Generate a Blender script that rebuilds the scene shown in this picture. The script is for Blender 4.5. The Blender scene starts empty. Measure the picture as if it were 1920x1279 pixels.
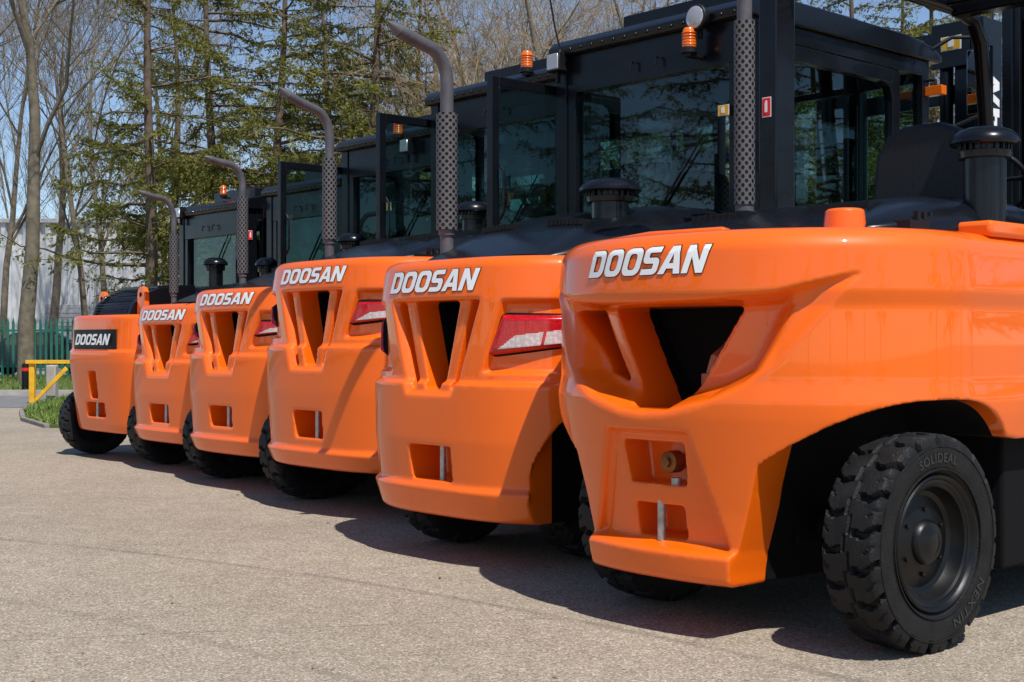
import bpy, bmesh, math, random
import numpy as np
from mathutils import Vector, Matrix
from mathutils.geometry import tessellate_polygon
R=math.radians
sc=bpy.context.scene
col=sc.collection
sc.view_settings.view_transform='Standard'
sc.view_settings.look='None'
sc.view_settings.exposure=0
# ------------------------------------------------------------ materials
def mat(name):
    m=bpy.data.materials.new(name); m.use_nodes=True
    nt=m.node_tree; b=nt.nodes['Principled BSDF']
    return m,nt,b
def nd(nt,t,**k):
    n=nt.nodes.new(t)
    for a,v in k.items(): setattr(n,a,v)
    return n
def simple(name,c,rough=.5,metal=0,coat=0,var=.0,vscale=5,bump=0,bscale=60,coatr=.05,spec=.5):
    m,nt,b=mat(name)
    b.inputs['Base Color'].default_value=(*c,1)
    b.inputs['Roughness'].default_value=rough
    b.inputs['Metallic'].default_value=metal
    b.inputs['Coat Weight'].default_value=coat
    b.inputs['Coat Roughness'].default_value=coatr
    b.inputs['Specular IOR Level'].default_value=spec
    tc=nd(nt,'ShaderNodeTexCoord')
    if var>0:
        n=nd(nt,'ShaderNodeTexNoise'); n.inputs['Scale'].default_value=vscale; n.inputs['Detail'].default_value=6
        nt.links.new(tc.outputs['Object'],n.inputs['Vector'])
        r=nd(nt,'ShaderNodeMapRange'); r.inputs['To Min'].default_value=1-var; r.inputs['To Max'].default_value=1+var
        r.inputs['From Min'].default_value=.3; r.inputs['From Max'].default_value=.7
        nt.links.new(n.outputs['Fac'],r.inputs['Value'])
        h=nd(nt,'ShaderNodeVectorMath',operation='SCALE'); h.inputs[0].default_value=c
        nt.links.new(r.outputs['Result'],h.inputs['Scale'])
        nt.links.new(h.outputs['Vector'],b.inputs['Base Color'])
        r2=nd(nt,'ShaderNodeMapRange'); r2.inputs['To Min'].default_value=max(.02,rough-.1); r2.inputs['To Max'].default_value=rough+.12
        nt.links.new(n.outputs['Fac'],r2.inputs['Value']); nt.links.new(r2.outputs['Result'],b.inputs['Roughness'])
    if bump>0:
        n2=nd(nt,'ShaderNodeTexNoise'); n2.inputs['Scale'].default_value=bscale; n2.inputs['Detail'].default_value=4
        nt.links.new(tc.outputs['Object'],n2.inputs['Vector'])
        bp=nd(nt,'ShaderNodeBump'); bp.inputs['Strength'].default_value=bump; bp.inputs['Distance'].default_value=.01
        nt.links.new(n2.outputs['Fac'],bp.inputs['Height']); nt.links.new(bp.outputs['Normal'],b.inputs['Normal'])
    return m
M_OR=simple('orange_paint',(.90,.138,.0015),.46,0,.9,.03,2.2,.012,6,.025,.22)
M_BK=simple('black_gloss_paint',(.0045,.0055,.008),.26,0,.12,.15,4,.03,20,.05,.32)
M_BM=simple('black_satin',(.007,.0075,.010),.5,0,0,.2,6,.1,60,spec=.3)
M_RIM=simple('black_rim',(.004,.004,.0045),.36,0,0,.2,6,.05,40,.1,.35)
M_DK=simple('underbody_and_shade_black',(.003,.003,.004),.85,0,0,.2,6,spec=.2)
M_RUB=simple('rubber',(.009,.009,.0095),.6,0,0,.4,14,.35,90,spec=.28)
M_RUBT=simple('rubber_lettering',(.03,.029,.028),.65)
M_PIPE=simple('painted_exhaust',(.085,.08,.09),.5,0,0,.25,12,.2,90)
M_STEEL=simple('steel_pin',(.45,.43,.40),.4,.6,0,.3,30)
M_BRASS=simple('bolt_metal',(.26,.10,.03),.5,.7,0,.3,30)
M_WHITE=simple('white_paint',(.86,.86,.86),.35)
M_BLK=simple('black_decal',(.006,.006,.007),.5,spec=.25)
M_RED=simple('red_decal',(.75,.015,.02),.4)
M_YEL=simple('yellow_paint',(.80,.42,.012),.45,0,0,.15,8)
M_AMB=simple('amber_plastic',(.80,.15,.005),.2,0,.3)
M_LAMP=simple('lamp_glass',(.45,.46,.48),.12,.3,1)
M_MIR=simple('mirror_glass',(.7,.75,.8),.03,1)
M_GREEN=simple('green_fence_paint',(.02,.15,.105),.5)
M_SEAT=simple('seat_vinyl',(.012,.013,.016),.5,0,0,.1,10,.15,80,spec=.3)
M_RUST=simple('rusty_engine_part',(.45,.18,.08),.6,.2,0,.3,30)
def ribbed(name,c,c2,sc_):
    m,nt,b=mat(name); L=nt.links.new
    tc=nd(nt,'ShaderNodeTexCoord'); vo=nd(nt,'ShaderNodeTexVoronoi'); vo.inputs['Scale'].default_value=sc_; vo.inputs['Randomness'].default_value=.6
    L(tc.outputs['Object'],vo.inputs['Vector'])
    r=nd(nt,'ShaderNodeValToRGB'); L(vo.outputs['Distance'],r.inputs[0]); r.color_ramp.elements[0].color=(*c2,1); r.color_ramp.elements[1].color=(*c,1); r.color_ramp.elements[1].position=.7
    L(r.outputs[0],b.inputs['Base Color']); b.inputs['Roughness'].default_value=.25; b.inputs['Coat Weight'].default_value=.8; b.inputs['Coat Roughness'].default_value=.02; b.inputs['Specular IOR Level'].default_value=.25
    return m
M_REDL=ribbed('red_lens',(.40,.002,.008),(.62,.010,.022),60)
M_WHL=ribbed('clear_lens',(.50,.42,.43),(.74,.67,.67),50)
def perf(name,base,holes=14,pitch=.022,rad=.33,flat=False):
    m,nt,b=mat(name); L=nt.links.new
    tc=nd(nt,'ShaderNodeTexCoord'); sp=nd(nt,'ShaderNodeSeparateXYZ'); L(tc.outputs['Object'],sp.inputs[0])
    if flat:
        u=nd(nt,'ShaderNodeMath',operation='DIVIDE'); L(sp.outputs['X'],u.inputs[0]); u.inputs[1].default_value=pitch
    else:
        at=nd(nt,'ShaderNodeMath',operation='ARCTAN2'); L(sp.outputs['Y'],at.inputs[0]); L(sp.outputs['X'],at.inputs[1])
        u=nd(nt,'ShaderNodeMath',operation='MULTIPLY'); L(at.outputs[0],u.inputs[0]); u.inputs[1].default_value=holes/(2*math.pi)
    v=nd(nt,'ShaderNodeMath',operation='DIVIDE'); L(sp.outputs['Z'],v.inputs[0]); v.inputs[1].default_value=pitch
    a=nd(nt,'ShaderNodeMath',operation='ADD'); L(u.outputs[0],a.inputs[0]); L(v.outputs[0],a.inputs[1])
    s=nd(nt,'ShaderNodeMath',operation='SUBTRACT'); L(u.outputs[0],s.inputs[0]); L(v.outputs[0],s.inputs[1])
    f1=nd(nt,'ShaderNodeMath',operation='FRACT'); f2=nd(nt,'ShaderNodeMath',operation='FRACT')
    L(a.outputs[0],f1.inputs[0]); L(s.outputs[0],f2.inputs[0])
    c=nd(nt,'ShaderNodeCombineXYZ'); L(f1.outputs[0],c.inputs[0]); L(f2.outputs[0],c.inputs[1])
    d=nd(nt,'ShaderNodeVectorMath',operation='DISTANCE'); L(c.outputs[0],d.inputs[0]); d.inputs[1].default_value=(.5,.5,0)
    g=nd(nt,'ShaderNodeMath',operation='LESS_THAN'); L(d.outputs['Value'],g.inputs[0]); g.inputs[1].default_value=rad
    mx=nd(nt,'ShaderNodeMix',data_type='RGBA'); L(g.outputs[0],mx.inputs['Factor'])
    mx.inputs['A'].default_value=(*base,1); mx.inputs['B'].default_value=(.003,.003,.003,1)
    L(mx.outputs['Result'],b.inputs['Base Color']); b.inputs['Roughness'].default_value=.5; b.inputs['Specular IOR Level'].default_value=.3
    return m
M_PERF=perf('perforated_shield',(.11,.105,.11),9,.042,.34)
M_PERFS=perf('perforated_seat',(.014,.015,.018),12,.07,.09,True)
def glassmat():
    m=bpy.data.materials.new('tinted_glass'); m.use_nodes=True; nt=m.node_tree; nt.nodes.clear(); L=nt.links.new
    o=nd(nt,'ShaderNodeOutputMaterial'); t=nd(nt,'ShaderNodeBsdfTransparent'); t.inputs[0].default_value=(.42,.60,.57,1)
    g=nd(nt,'ShaderNodeBsdfGlossy'); g.inputs['Roughness'].default_value=.01; g.inputs['Color'].default_value=(.70,.84,.86,1)
    f=nd(nt,'ShaderNodeFresnel'); f.inputs[0].default_value=1.45
    a=nd(nt,'ShaderNodeMath',operation='MULTIPLY_ADD'); a.inputs[1].default_value=1.1; a.inputs[2].default_value=.03
    L(f.outputs[0],a.inputs[0])
    x=nd(nt,'ShaderNodeMixShader'); L(a.outputs[0],x.inputs[0]); L(t.outputs[0],x.inputs[1]); L(g.outputs[0],x.inputs[2]); L(x.outputs[0],o.inputs[0])
    return m
M_GL=glassmat()
# ------------------------------------------------------------ mesh builder
class MB:
    def __init__(s): s.v=[]; s.f=[]; s.m=[]
    def add(s,vs,fs,mi=0):
        o=len(s.v); s.v+= [tuple(map(float,p)) for p in vs]; s.f+=[tuple(o+i for i in f) for f in fs]; s.m+=[mi]*len(fs)
    def box(s,x0,x1,y0,y1,z0,z1,mi=0,M=None):
        vs=[(x,y,z) for x in(x0,x1) for y in(y0,y1) for z in(z0,z1)]
        if M is not None: vs=[tuple(M@Vector(p)) for p in vs]
        s.add(vs,[(0,1,3,2),(4,6,7,5),(0,4,5,1),(2,3,7,6),(0,2,6,4),(1,5,7,3)],mi)
    def prism(s,poly,a,b,axis='y',mi=0,fx=None):
        n=len(poly); vs=[]
        for t in(a,b):
            for p,q in poly:
                tt=fx(t,p,q) if fx else t
                vs.append({'y':(p,tt,q),'x':(tt,p,q),'z':(p,q,tt)}[axis])
        fs=[tuple(range(n)),tuple(range(2*n-1,n-1,-1))]+[(i,(i+1)%n,n+(i+1)%n,n+i) for i in range(n)]
        s.add(vs,fs,mi)
    def tube(s,pts,rad,n=12,mi=0,cap=True):
        pts=[Vector(p) for p in pts]
        if not hasattr(rad,'__len__'): rad=[rad]*len(pts)
        vs=[]; up=None
        for i,p in enumerate(pts):
            d=(pts[min(i+1,len(pts)-1)]-pts[max(i-1,0)]).normalized()
            if up is None:
                up=Vector((0,0,1)) if abs(d.z)<.9 else Vector((1,0,0))
            a=d.cross(up).normalized(); b=a.cross(d).normalized(); up=b
            for k in range(n):
                t=2*math.pi*k/n; q=p+(a*math.cos(t)+b*math.sin(t))*rad[i]; vs.append(q)
        fs=[(i*n+k,i*n+(k+1)%n,(i+1)*n+(k+1)%n,(i+1)*n+k) for i in range(len(pts)-1) for k in range(n)]
        if cap: fs+= [tuple(range(n)),tuple(range(len(vs)-1,len(vs)-n-1,-1))]
        s.add(vs,fs,mi)
    def rev(s,prof,c=(0,0,0),axis='z',n=32,mi=0,cap=True):
        vs=[]
        for a,r in prof:
            for k in range(n):
                t=2*math.pi*k/n; p=(r*math.cos(t),r*math.sin(t))
                q={'z':(p[0],p[1],a),'x':(a,p[0],p[1]),'y':(p[0],a,p[1])}[axis]
                vs.append((q[0]+c[0],q[1]+c[1],q[2]+c[2]))
        m=len(prof)
        fs=[(i*n+k,i*n+(k+1)%n,(i+1)*n+(k+1)%n,(i+1)*n+k) for i in range(m-1) for k in range(n)]
        if cap: fs+=[tuple(range(n)),tuple(range(m*n-1,m*n-n-1,-1))]
        s.add(vs,fs,mi)
    def obj(s,name,mats,parent=None,bevel=0,seg=2,smooth=35,loc=None,recalc=True):
        me=bpy.data.meshes.new(name); me.from_pydata(s.v,[],s.f)
        if not isinstance(mats,(list,tuple)): mats=[mats]
        for m in mats: me.materials.append(m)
        me.polygons.foreach_set('material_index',s.m)
        if recalc:
            b=bmesh.new(); b.from_mesh(me); bmesh.ops.recalc_face_normals(b,faces=b.faces); b.to_mesh(me); b.free()
        if smooth:
            me.shade_smooth(); me.set_sharp_from_angle(angle=R(smooth))
        o=bpy.data.objects.new(name,me); col.objects.link(o)
        if parent: o.parent=parent
        if loc: o.location=loc
        if bevel:
            md=o.modifiers.new('bevel','BEVEL'); md.width=bevel; md.segments=seg; md.limit_method='ANGLE'; md.angle_limit=R(40)
        return o
def empty(name,loc=(0,0,0),rz=0,parent=None):
    o=bpy.data.objects.new(name,None); col.objects.link(o); o.location=loc; o.rotation_euler=(0,0,rz); o.empty_display_size=.2
    if parent: o.parent=parent
    return o
def tag(o,label,cat,group=None):
    o['label']=label; o['category']=cat
    if group: o['group']=group
# ------------------------------------------------------------ lettering
def textmesh(s,w,h,bold=.03,shear=.28,sub=2,spacing=1.0):
    cu=bpy.data.curves.new('t','FONT'); cu.body=s; cu.offset=bold; cu.shear=shear; cu.space_character=spacing; cu.resolution_u=4
    ob=bpy.data.objects.new('t',cu); col.objects.link(ob)
    dg=bpy.context.evaluated_depsgraph_get(); dg.update()
    me=bpy.data.meshes.new_from_object(ob.evaluated_get(dg)); bpy.data.objects.remove(ob)
    co=np.array([v.co[:2] for v in me.vertices]); mn=co.min(0); mx=co.max(0)
    b=bmesh.new(); b.from_mesh(me); bmesh.ops.triangulate(b,faces=b.faces)
    for _ in range(sub): bmesh.ops.subdivide_edges(b,edges=b.edges,cuts=1,use_grid_fill=True)
    b.verts.ensure_lookup_table(); c=(mn+mx)/2; sz=mx-mn
    vs=[((v.co.x-c[0])/sz[0]*w,(v.co.y-c[1])/sz[1]*h) for v in b.verts]
    fs=[tuple(v.index for v in f.verts) for f in b.faces]; b.free()
    return vs,fs
def rr(x0,x1,y0,y1,rx,ry,corners='1111',n=6):
    P=[]
    for i,(cx,cy,sx,sy,a0) in enumerate([(x1-rx,y0+ry,1,-1,-90),(x1-rx,y1-ry,1,1,0),(x0+rx,y1-ry,-1,1,90),(x0+rx,y0+ry,-1,-1,180)]):
        if corners[i]=='1':
            for k in range(n+1):
                a=R(a0+90*k/n); P.append((cx+rx*math.cos(a),cy+ry*math.sin(a)))
        else: P.append((x1 if sx>0 else x0, y1 if sy>0 else y0))
    return P
GL={'D':(.92,[rr(0,.92,0,1,.30,.28,'1100'),rr(.28,.64,.21,.79,.12,.14,'1100')]),
 'O':(.96,[rr(0,.96,0,1,.30,.28),rr(.28,.68,.21,.79,.13,.15)]),
 'S':(.84,[[(.02,0),(.60,0),(.72,.02),(.81,.09),(.84,.18),(.84,.42),(.81,.52),(.73,.59),(.62,.61),(.31,.61),(.28,.64),(.28,.76),(.31,.79),(.81,.79),(.81,1),(.24,1),(.11,.97),(.03,.90),(0,.80),(0,.58),(.03,.48),(.11,.42),(.22,.40),(.53,.40),(.56,.37),(.56,.24),(.53,.21),(.02,.21)]]),
 'A':(1.0,[[(-.02,0),(.34,1),(.68,1),(1.02,0),(.72,0),(.66,.19),(.34,.19),(.28,0)],[(.40,.38),(.60,.38),(.505,.72)]]),
 'N':(.90,[[(0,0),(0,1),(.28,1),(.63,.42),(.63,1),(.90,1),(.90,0),(.62,0),(.27,.58),(.27,0)]])}
def logo(w,h,shear=.32,grow=.028):
    X=0; FV=[];FF=[];OV=[];OF=[]
    for ch in 'DOOSAN':
        wd,loops=GL[ch]
        L=[[Vector((X+x,y,0)) for x,y in lp] for lp in loops]
        tris=tessellate_polygon(L); flat=[p for lp in L for p in lp]; o=len(FV)
        FV+=[(p.x,p.y) for p in flat]; FF+=[tuple(o+i for i in t) for t in tris]
        for lp in L:
            n=len(lp)
            for i in range(n):
                a,b=lp[i],lp[(i+1)%n]; d=(b-a).normalized()*grow; m=Vector((-d.y,d.x,0))
                for s_ in range(3):
                    p=a-d+(b-a+2*d)*(s_/3); q=a-d+(b-a+2*d)*((s_+1)/3); k=len(OV)
                    OV+=[(t.x,t.y) for t in(p+m,q+m,q-m,p-m)]; OF.append((k,k+1,k+2,k+3))
        X+=wd+.085
    tot=X-.085
    b=bmesh.new(); vv=[b.verts.new((x,y,0)) for x,y in FV]; b.verts.ensure_lookup_table()
    for f in FF:
        try: b.faces.new([vv[i] for i in f])
        except Exception: pass
    for _ in range(2): bmesh.ops.subdivide_edges(b,edges=b.edges,cuts=1,use_grid_fill=True)
    b.verts.ensure_lookup_table(); b.verts.index_update()
    fv=[(v.co.x,v.co.y) for v in b.verts]; ff=[tuple(v.index for v in f.verts) for f in b.faces]; b.free()
    T=lambda p:(((p[0]-tot/2)+shear*(p[1]-.5))/(tot+shear)*w,(p[1]-.5)*h)
    return ([T(p) for p in fv],ff),([T(p) for p in OV],OF)
# ------------------------------------------------------------ counterweight
def outline(P,th,e):
    a=np.abs(th); s=np.sin(a); W=P['W']-e
    x=np.sign(th)*W*np.power(np.clip(s,0,1),2/P['n']); y=e+(P['L']-e)*(1-np.cos(a))
    return x,y
def surfy(P,x,e=0):
    W=P['W']-e; t=min(abs(x)/W,1); return e+(P['L']-e)*(1-math.sqrt(max(0,1-t**P['n'])))
def inset(P,z):
    zt=P['top']; r=P.get('r',.05); e=np.interp(z,[p[0] for p in P['prof']],[p[1] for p in P['prof']])
    q=np.clip(z-(zt-r),0,r); e=e+r-np.sqrt(r*r-q*q)
    q=np.clip((P['bot']+.03)-z,0,.03); e=e+.03-np.sqrt(.03**2-q*q)
    return e
def smin(vals,k=.03):
    v=np.stack(np.broadcast_arrays(*vals)); return -k*np.log(np.sum(np.exp(-v/k),axis=0))
def relief(P,x,z):
    a=np.abs(x); out=np.zeros_like(x+z)
    if P['kind']=='big':
        ztop=np.interp(a,[0,.3,.54,.80],[1.305,1.31,1.33,1.41]); zlow=np.interp(a,[0,.12,.30,.42,.54,.80],[.85,.86,.905,.965,1.06,1.405])
        d=np.minimum((ztop-z)*2.6,(z-zlow)*.6); outer=.065*np.clip(d/.065,0,1)**1.0; outer=outer-(outer**2)/(.065*3.2)
        ae=np.interp(z,[.86,.98,1.29],[.28,.46,.60]); d2=np.minimum(np.minimum((ae-a)*1.2,(ztop-.012-z)*5),(z-zlow-.02)*1.8); inner=np.clip(d2,0,.105)
        t=inner/.105; inner=.105*(t*t*(3-2*t)*.5+t*.5)
        out=outer+inner
        hw=np.interp(z,[.34,.80],[.35,.21]); d=np.minimum(np.minimum((hw-a)*2,(.80-z)*2),z-.345)
        out=out+np.clip(d*2,0,.042)
    elif P['kind']=='mid':
        vt,vb=P['V']; hw=np.interp(z,[vb,vt],[.19,.36]); d=np.minimum(np.minimum(hw-a,vt+.01-z),z-vb+.01)
        out=np.maximum(out,np.clip(d*2,0,.035))
        lg=P['ledge']; al=np.interp(z,[lg,vt],[.37,.48]); d=np.minimum(np.minimum(a-al,vt+.0-z),(z-lg)*2.5)
        out=np.maximum(out,np.clip(d*1.8,0,.042))
    return out
def make_cw(P,parent,vox):
    zt,zb=P['top'],P['bot']
    zs=np.unique(np.concatenate([np.linspace(zb,zt-.07,130),zt-.07+.07*np.sin(np.linspace(0,1,12)*math.pi/2)]))
    th=np.linspace(-math.pi/2,math.pi/2,201)
    th=np.sign(th)*np.power(np.abs(th)/(math.pi/2),1.25)*(math.pi/2)
    rows=[]
    for z in zs:
        e=float(inset(P,np.array(z))); x,y=outline(P,th,e)
        rl=relief(P,x,np.array(z)); y=y+rl; x=x*(1-rl*.3)
        yf=P['yend']
        px=np.concatenate([[x[0]]*3,x,[x[-1]]*3]); py=np.concatenate([[yf,yf*.7+y[0]*.3,yf*.35+y[0]*.65],y,[yf*.35+y[-1]*.65,yf*.7+y[-1]*.3,yf]])
        rows.append(np.stack([px,py,np.full_like(px,z)],1))
    A=np.array(rows); nr,nc,_=A.shape
    vs=A.reshape(-1,3).tolist(); fs=[]
    for i in range(nr-1):
        for k in range(nc):
            k2=(k+1)%nc; fs.append((i*nc+k,i*nc+k2,(i+1)*nc+k2,(i+1)*nc+k))
    fs.append(tuple(range(nc-1,-1,-1))); fs.append(tuple((nr-1)*nc+k for k in range(nc)))
    b=MB(); b.add(vs,fs); o=b.obj('tmp',[M_OR,M_DK],None,smooth=0)
    c=MB()
    for kind,poly,d0,d1 in P['cuts']:
        c.prism(poly,d0,d1,'y')
    for sg in(-1,1):
        A_=P['arch']; yc,ryl,ryr,zc,rz,zf=A_['yc'],A_['ryl'],A_['ryr'],A_['zc'],A_['rz'],A_['zf']
        poly=[(yc-ryl,-.2)]
        for t in np.linspace(math.pi,0,40):
            cx,sx=math.cos(t),math.sin(t); ex=2/2.7
            yy=(ryl if cx<0 else ryr)*math.copysign(abs(cx)**ex,cx)+yc; zz=zc+rz*abs(sx)**ex
            if cx>0 and zz<zf: break
            poly.append((yy,zz))
        poly+=[(yc+ryr*.97,zf),(P['yend']+.3,zf),(P['yend']+.3,-.2)]
        xi=A_['xi']; k=A_.get('k',0)
        c.prism(poly,0,1,'x',fx=(lambda t,p,q:(sg*(xi+k*max(0,q-.22)) if t==0 else sg*1.6)))
    c.box(-P['arch']['xi']+.02,P['arch']['xi']-.02,.42,P['yend']+.4,-.3,P['arch']['zf']-.1)
    co=c.obj('cut',M_OR,None,smooth=0)
    md=o.modifiers.new('b','BOOLEAN'); md.object=co; md.operation='DIFFERENCE'; md.solver='EXACT'; md.use_self=True
    md=o.modifiers.new('r','REMESH'); md.mode='VOXEL'; md.voxel_size=vox; md.use_smooth_shade=True
    md=o.modifiers.new('s','SMOOTH'); md.factor=.5; md.iterations=P.get('sm',5)
    dg=bpy.context.evaluated_depsgraph_get(); dg.update()
    me=bpy.data.meshes.new_from_object(o.evaluated_get(dg)); bpy.data.objects.remove(o); bpy.data.objects.remove(co)
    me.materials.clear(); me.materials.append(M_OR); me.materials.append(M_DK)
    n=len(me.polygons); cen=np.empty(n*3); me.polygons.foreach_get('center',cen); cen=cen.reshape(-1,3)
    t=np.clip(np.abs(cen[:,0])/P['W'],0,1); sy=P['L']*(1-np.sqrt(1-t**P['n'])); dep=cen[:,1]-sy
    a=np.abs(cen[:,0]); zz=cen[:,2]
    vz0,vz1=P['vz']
    blk=((cen[:,1]>.30)&(a<P['W']-.07)&(zz<P['arch']['zf']+.22)&(dep>.10)&((a>P['arch']['xi']-.04)|(cen[:,1]>.40)))|((dep>P['deep'])&(zz<vz1+.03)&(zz>vz0-.05)&(a<P['W']-.07))  # deep opening and wheel-well faces coloured black to stand for interior shade
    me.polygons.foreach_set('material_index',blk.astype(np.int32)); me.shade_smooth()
    ob=bpy.data.objects.new('counterweight',me); col.objects.link(ob); ob.parent=parent
    return ob
def decal_text(P,parent,w,h,cx,cz,outl=True,extra=0):
    fill,ol=logo(w,h)
    for (vs,fs),off,m,on in((ol,.003,M_BLK,outl),(fill,.005,M_WHITE,True)):
        if not on: continue
        b=MB(); pts=[]
        for u,v in vs:
            x=cx+u; z=cz+v; e=float(inset(P,np.array(z)))
            pts.append((x,surfy(P,x,e)-off-extra,z))
        b.add(pts,fs); b.obj('lettering',m,parent,smooth=0,recalc=False)
# ------------------------------------------------------------ shared wheel meshes
def tyre_mesh():
    NS=360
    side=[(.10,.245),(.118,.262),(.128,.282),(.131,.30),(.131,.33),(.131,.350),(.128,.372),(.122,.388),(.112,.397)]
    tr=[(x,.402-.25*x*x) for x in np.linspace(.10,-.10,21)]
    prof=side+tr+[(-x,r) for x,r in side[::-1]]
    xs=np.array([p[0] for p in prof]); rs=np.array([p[1] for p in prof])
    ang=np.linspace(0,2*math.pi,NS,endpoint=False)
    X,T=np.meshgrid(xs,ang); Rr=np.tile(rs,(NS,1))
    nl=19
    ph=(T*nl/(2*math.pi)+np.where(X>0,.5,0)+np.abs(X)*2.0+.08*np.sin(np.abs(X)*60))%1.0
    g=((ph<.20)&(np.abs(X)>.022)&(Rr>.366))
    g2=((np.abs(ph-.60)<.035)&(np.abs(X)>.085)&(Rr>.372))
    cz=(np.abs(X-.012*np.sign(np.sin(T*nl)))<.006)
    Rr=Rr-g*.024-g2*.010-cz*.012
    Xo=X-np.sign(X)*(g&(np.abs(X)>.118))*.016
    vs=np.stack([Xo,Rr*np.cos(T),Rr*np.sin(T)],2).reshape(-1,3)
    npf=len(prof); fs=[]
    for i in range(NS):
        j=(i+1)%NS
        for k in range(npf-1): fs.append((i*npf+k,i*npf+k+1,j*npf+k+1,j*npf+k))
    b=MB(); b.add(vs,fs)
    for q in(.272,.356):
        b.rev([(.126,q-.003),(.1335,q-.002),(.1335,q+.002),(.126,q+.003)],axis='x',n=96,cap=False)
    def arc(s,a0,r0,h,wd):
        v,f=textmesh(s,wd,h,bold=.01,shear=0,sub=1,spacing=1.15)
        pts=[]
        for u,w in v:
            a=a0-u/r0; r=r0+w; pts.append((.1345,r*math.cos(a),r*math.sin(a)))
        b.add(pts,f,1)
    arc('SOLIDEAL',R(82),.315,.034,.24)
    arc('NEXTIN',R(-62),.315,.036,.24)
    o=b.obj('tyre',[M_RUB,M_RUBT],None,smooth=28); me=o.data; bpy.data.objects.remove(o); return me
def rim_mesh():
    b=MB()
    b.rev([(-.10,.2),(-.10,.246),(.105,.246),(.122,.252),(.128,.246),(.122,.238),(.110,.232),(.104,.222),(.106,.214),(.098,.206),(.070,.200),(.045,.188),(.036,.170),(.042,.145),(.054,.110),(.058,.095),(.062,.085),(.080,.080),(.088,.072),(.091,.052),(.098,.040),(.102,.026),(.102,.0005)],axis='x',n=72)
    for k in range(6):
        t=k*math.pi/3+.3; c=(0,.120*math.cos(t),.120*math.sin(t))
        b.rev([(.04,.008),(.062,.008),(.065,.005),(.065,.0005)],c=c,axis='x',n=6)
    o=b.obj('rim',M_RIM,None,smooth=30); me=o.data; bpy.data.objects.remove(o); return me
TYRE=tyre_mesh(); RIM=rim_mesh()
def wheel(parent,x,y,r,steer=0,spin=0,wd=1):
    w=empty('wheel',(x,y,r),R(steer)+(0 if x>0 else math.pi),parent)
    for nm,me in(('tyre',TYRE),('rim',RIM)):
        o=bpy.data.objects.new(nm,me); col.objects.link(o); o.parent=w; o.scale=(r/.402*wd,r/.402,r/.402); o.rotation_euler=(spin,0,0)
    return w
# ------------------------------------------------------------ truck parts
def hood(P,parent):
    y0,y1,hw,zb,z1=P['hood']; b=MB(); ny,nu=26,41; vs=[]
    for i in range(ny):
        t=(i/(ny-1))**1.5; y=y0+(y1-y0)*t
        top=zb+.02+(z1-zb-.02)*(1-(1-t)**2.4)
        w=hw*(.72+.28*min(1,t/.45)**.5)
        for k in range(nu):
            u=-1+2*k/(nu-1); uu=math.sin(u*math.pi/2)
            f=(1-abs(uu)**5)**.42
            vs.append((w*uu,y,zb+(top-zb)*f))
    fs=[(i*nu+k,i*nu+k+1,(i+1)*nu+k+1,(i+1)*nu+k) for i in range(ny-1) for k in range(nu-1)]
    b.add(vs,fs)
    b.box(-hw*.70,hw*.70,y0+.10,y1,zb-.25,zb+.01)
    o=b.obj('hood',M_BK,parent,smooth=40)
    b=MB()
    for s in(-1,1):
        for k in range(14):
            yy=y0+.20+k*.045; b.box(s*hw*.90-.01,s*hw*.90+.01,yy,yy+.022,zb-.02,zb+.07)
    b.box(-hw*.93,hw*.93,y0+.12,y1,zb-.05,zb+.03)
    def ztop(yy,xx):
        t=(yy-y0)/(y1-y0); top=zb+.02+(z1-zb-.02)*(1-(1-t)**2.4); w=hw*(.72+.28*min(1,t/.45)**.5); uu=min(.999,abs(xx)/w); return zb+(top-zb)*(1-uu**5)**.42
    for s in(-1,1):
        for k in range(9):
            xx=s*hw*(.22+.045*k); yy=y0+(y1-y0)*.32
            z=ztop(yy,xx); b.box(xx-.006,xx+.006,yy-.07,yy+.07,z-.02,z+.010)
    b.obj('louvre',M_BM,o,smooth=0)
    return o
def stack(P,parent):
    x,y,z0,p0,p1,zb,zt,reach,rp,rr_=P['stack']
    b=MB(); pts=[(0,0,z0),(0,0,zb)]; n=10
    for k in range(1,n+1):
        t=k/n; a=t*R(60); q=.20
        pts.append((0,-q*(1-math.cos(a)),zb+q*math.sin(a)))
    ly,lz=pts[-1][1],pts[-1][2]; ry=-reach; dy=ry-ly
    pts.append((0,ly+dy*.5,lz+(zt-lz)*.36)); pts.append((0,ly+dy*.75,lz+(zt-lz)*.62))
    b.tube(pts,[rr_]*len(pts),20)
    p=Vector(pts[-1]); q=Vector((0,ry,zt)); b.tube([p,p+(q-p)*.5,q],[rr_,rr_*.70,rr_*.08],20)
    b.rev([(p0-.03,rr_*1.02),(p0-.03,rr_*1.25),(p0,rr_*1.25),(p0,rr_*1.02)],n=20)
    o=b.obj('exhaust_pipe',M_PIPE,parent,loc=(x,y,0),smooth=50)
    b=MB(); b.rev([(p0,rr_*.9),(p0,rp),(p1,rp),(p1,rr_*.9)],n=40)
    b.obj('heat_shield',M_PERF,o,smooth=40)
    return o
def mushroom(P,parent):
    x,y,z,r,zb=P['cap']; b=MB()
    b.rev([(zb-.1,r*.62),(z-.10,r*.62),(z-.098,r*.78),(z-.07,r*.80),(z-.065,r*.70),(z-.045,r*.70),(z-.045,r*.98),(z-.037,r*1.04),(z-.022,r*1.03),(z-.002,r*.93),(z+.016,r*.76),(z+.027,r*.55),(z+.032,r*.3),(z+.034,.0005)],n=44)
    for k in range(20):
        t=k*math.pi/10; b.tube([(r*.76*math.cos(t),r*.76*math.sin(t),z-.08),(r*.76*math.cos(t),r*.76*math.sin(t),z-.04)],r*.05,5)
    return b.obj('air_intake',M_BK,parent,loc=(x,y,0),smooth=30)
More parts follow.
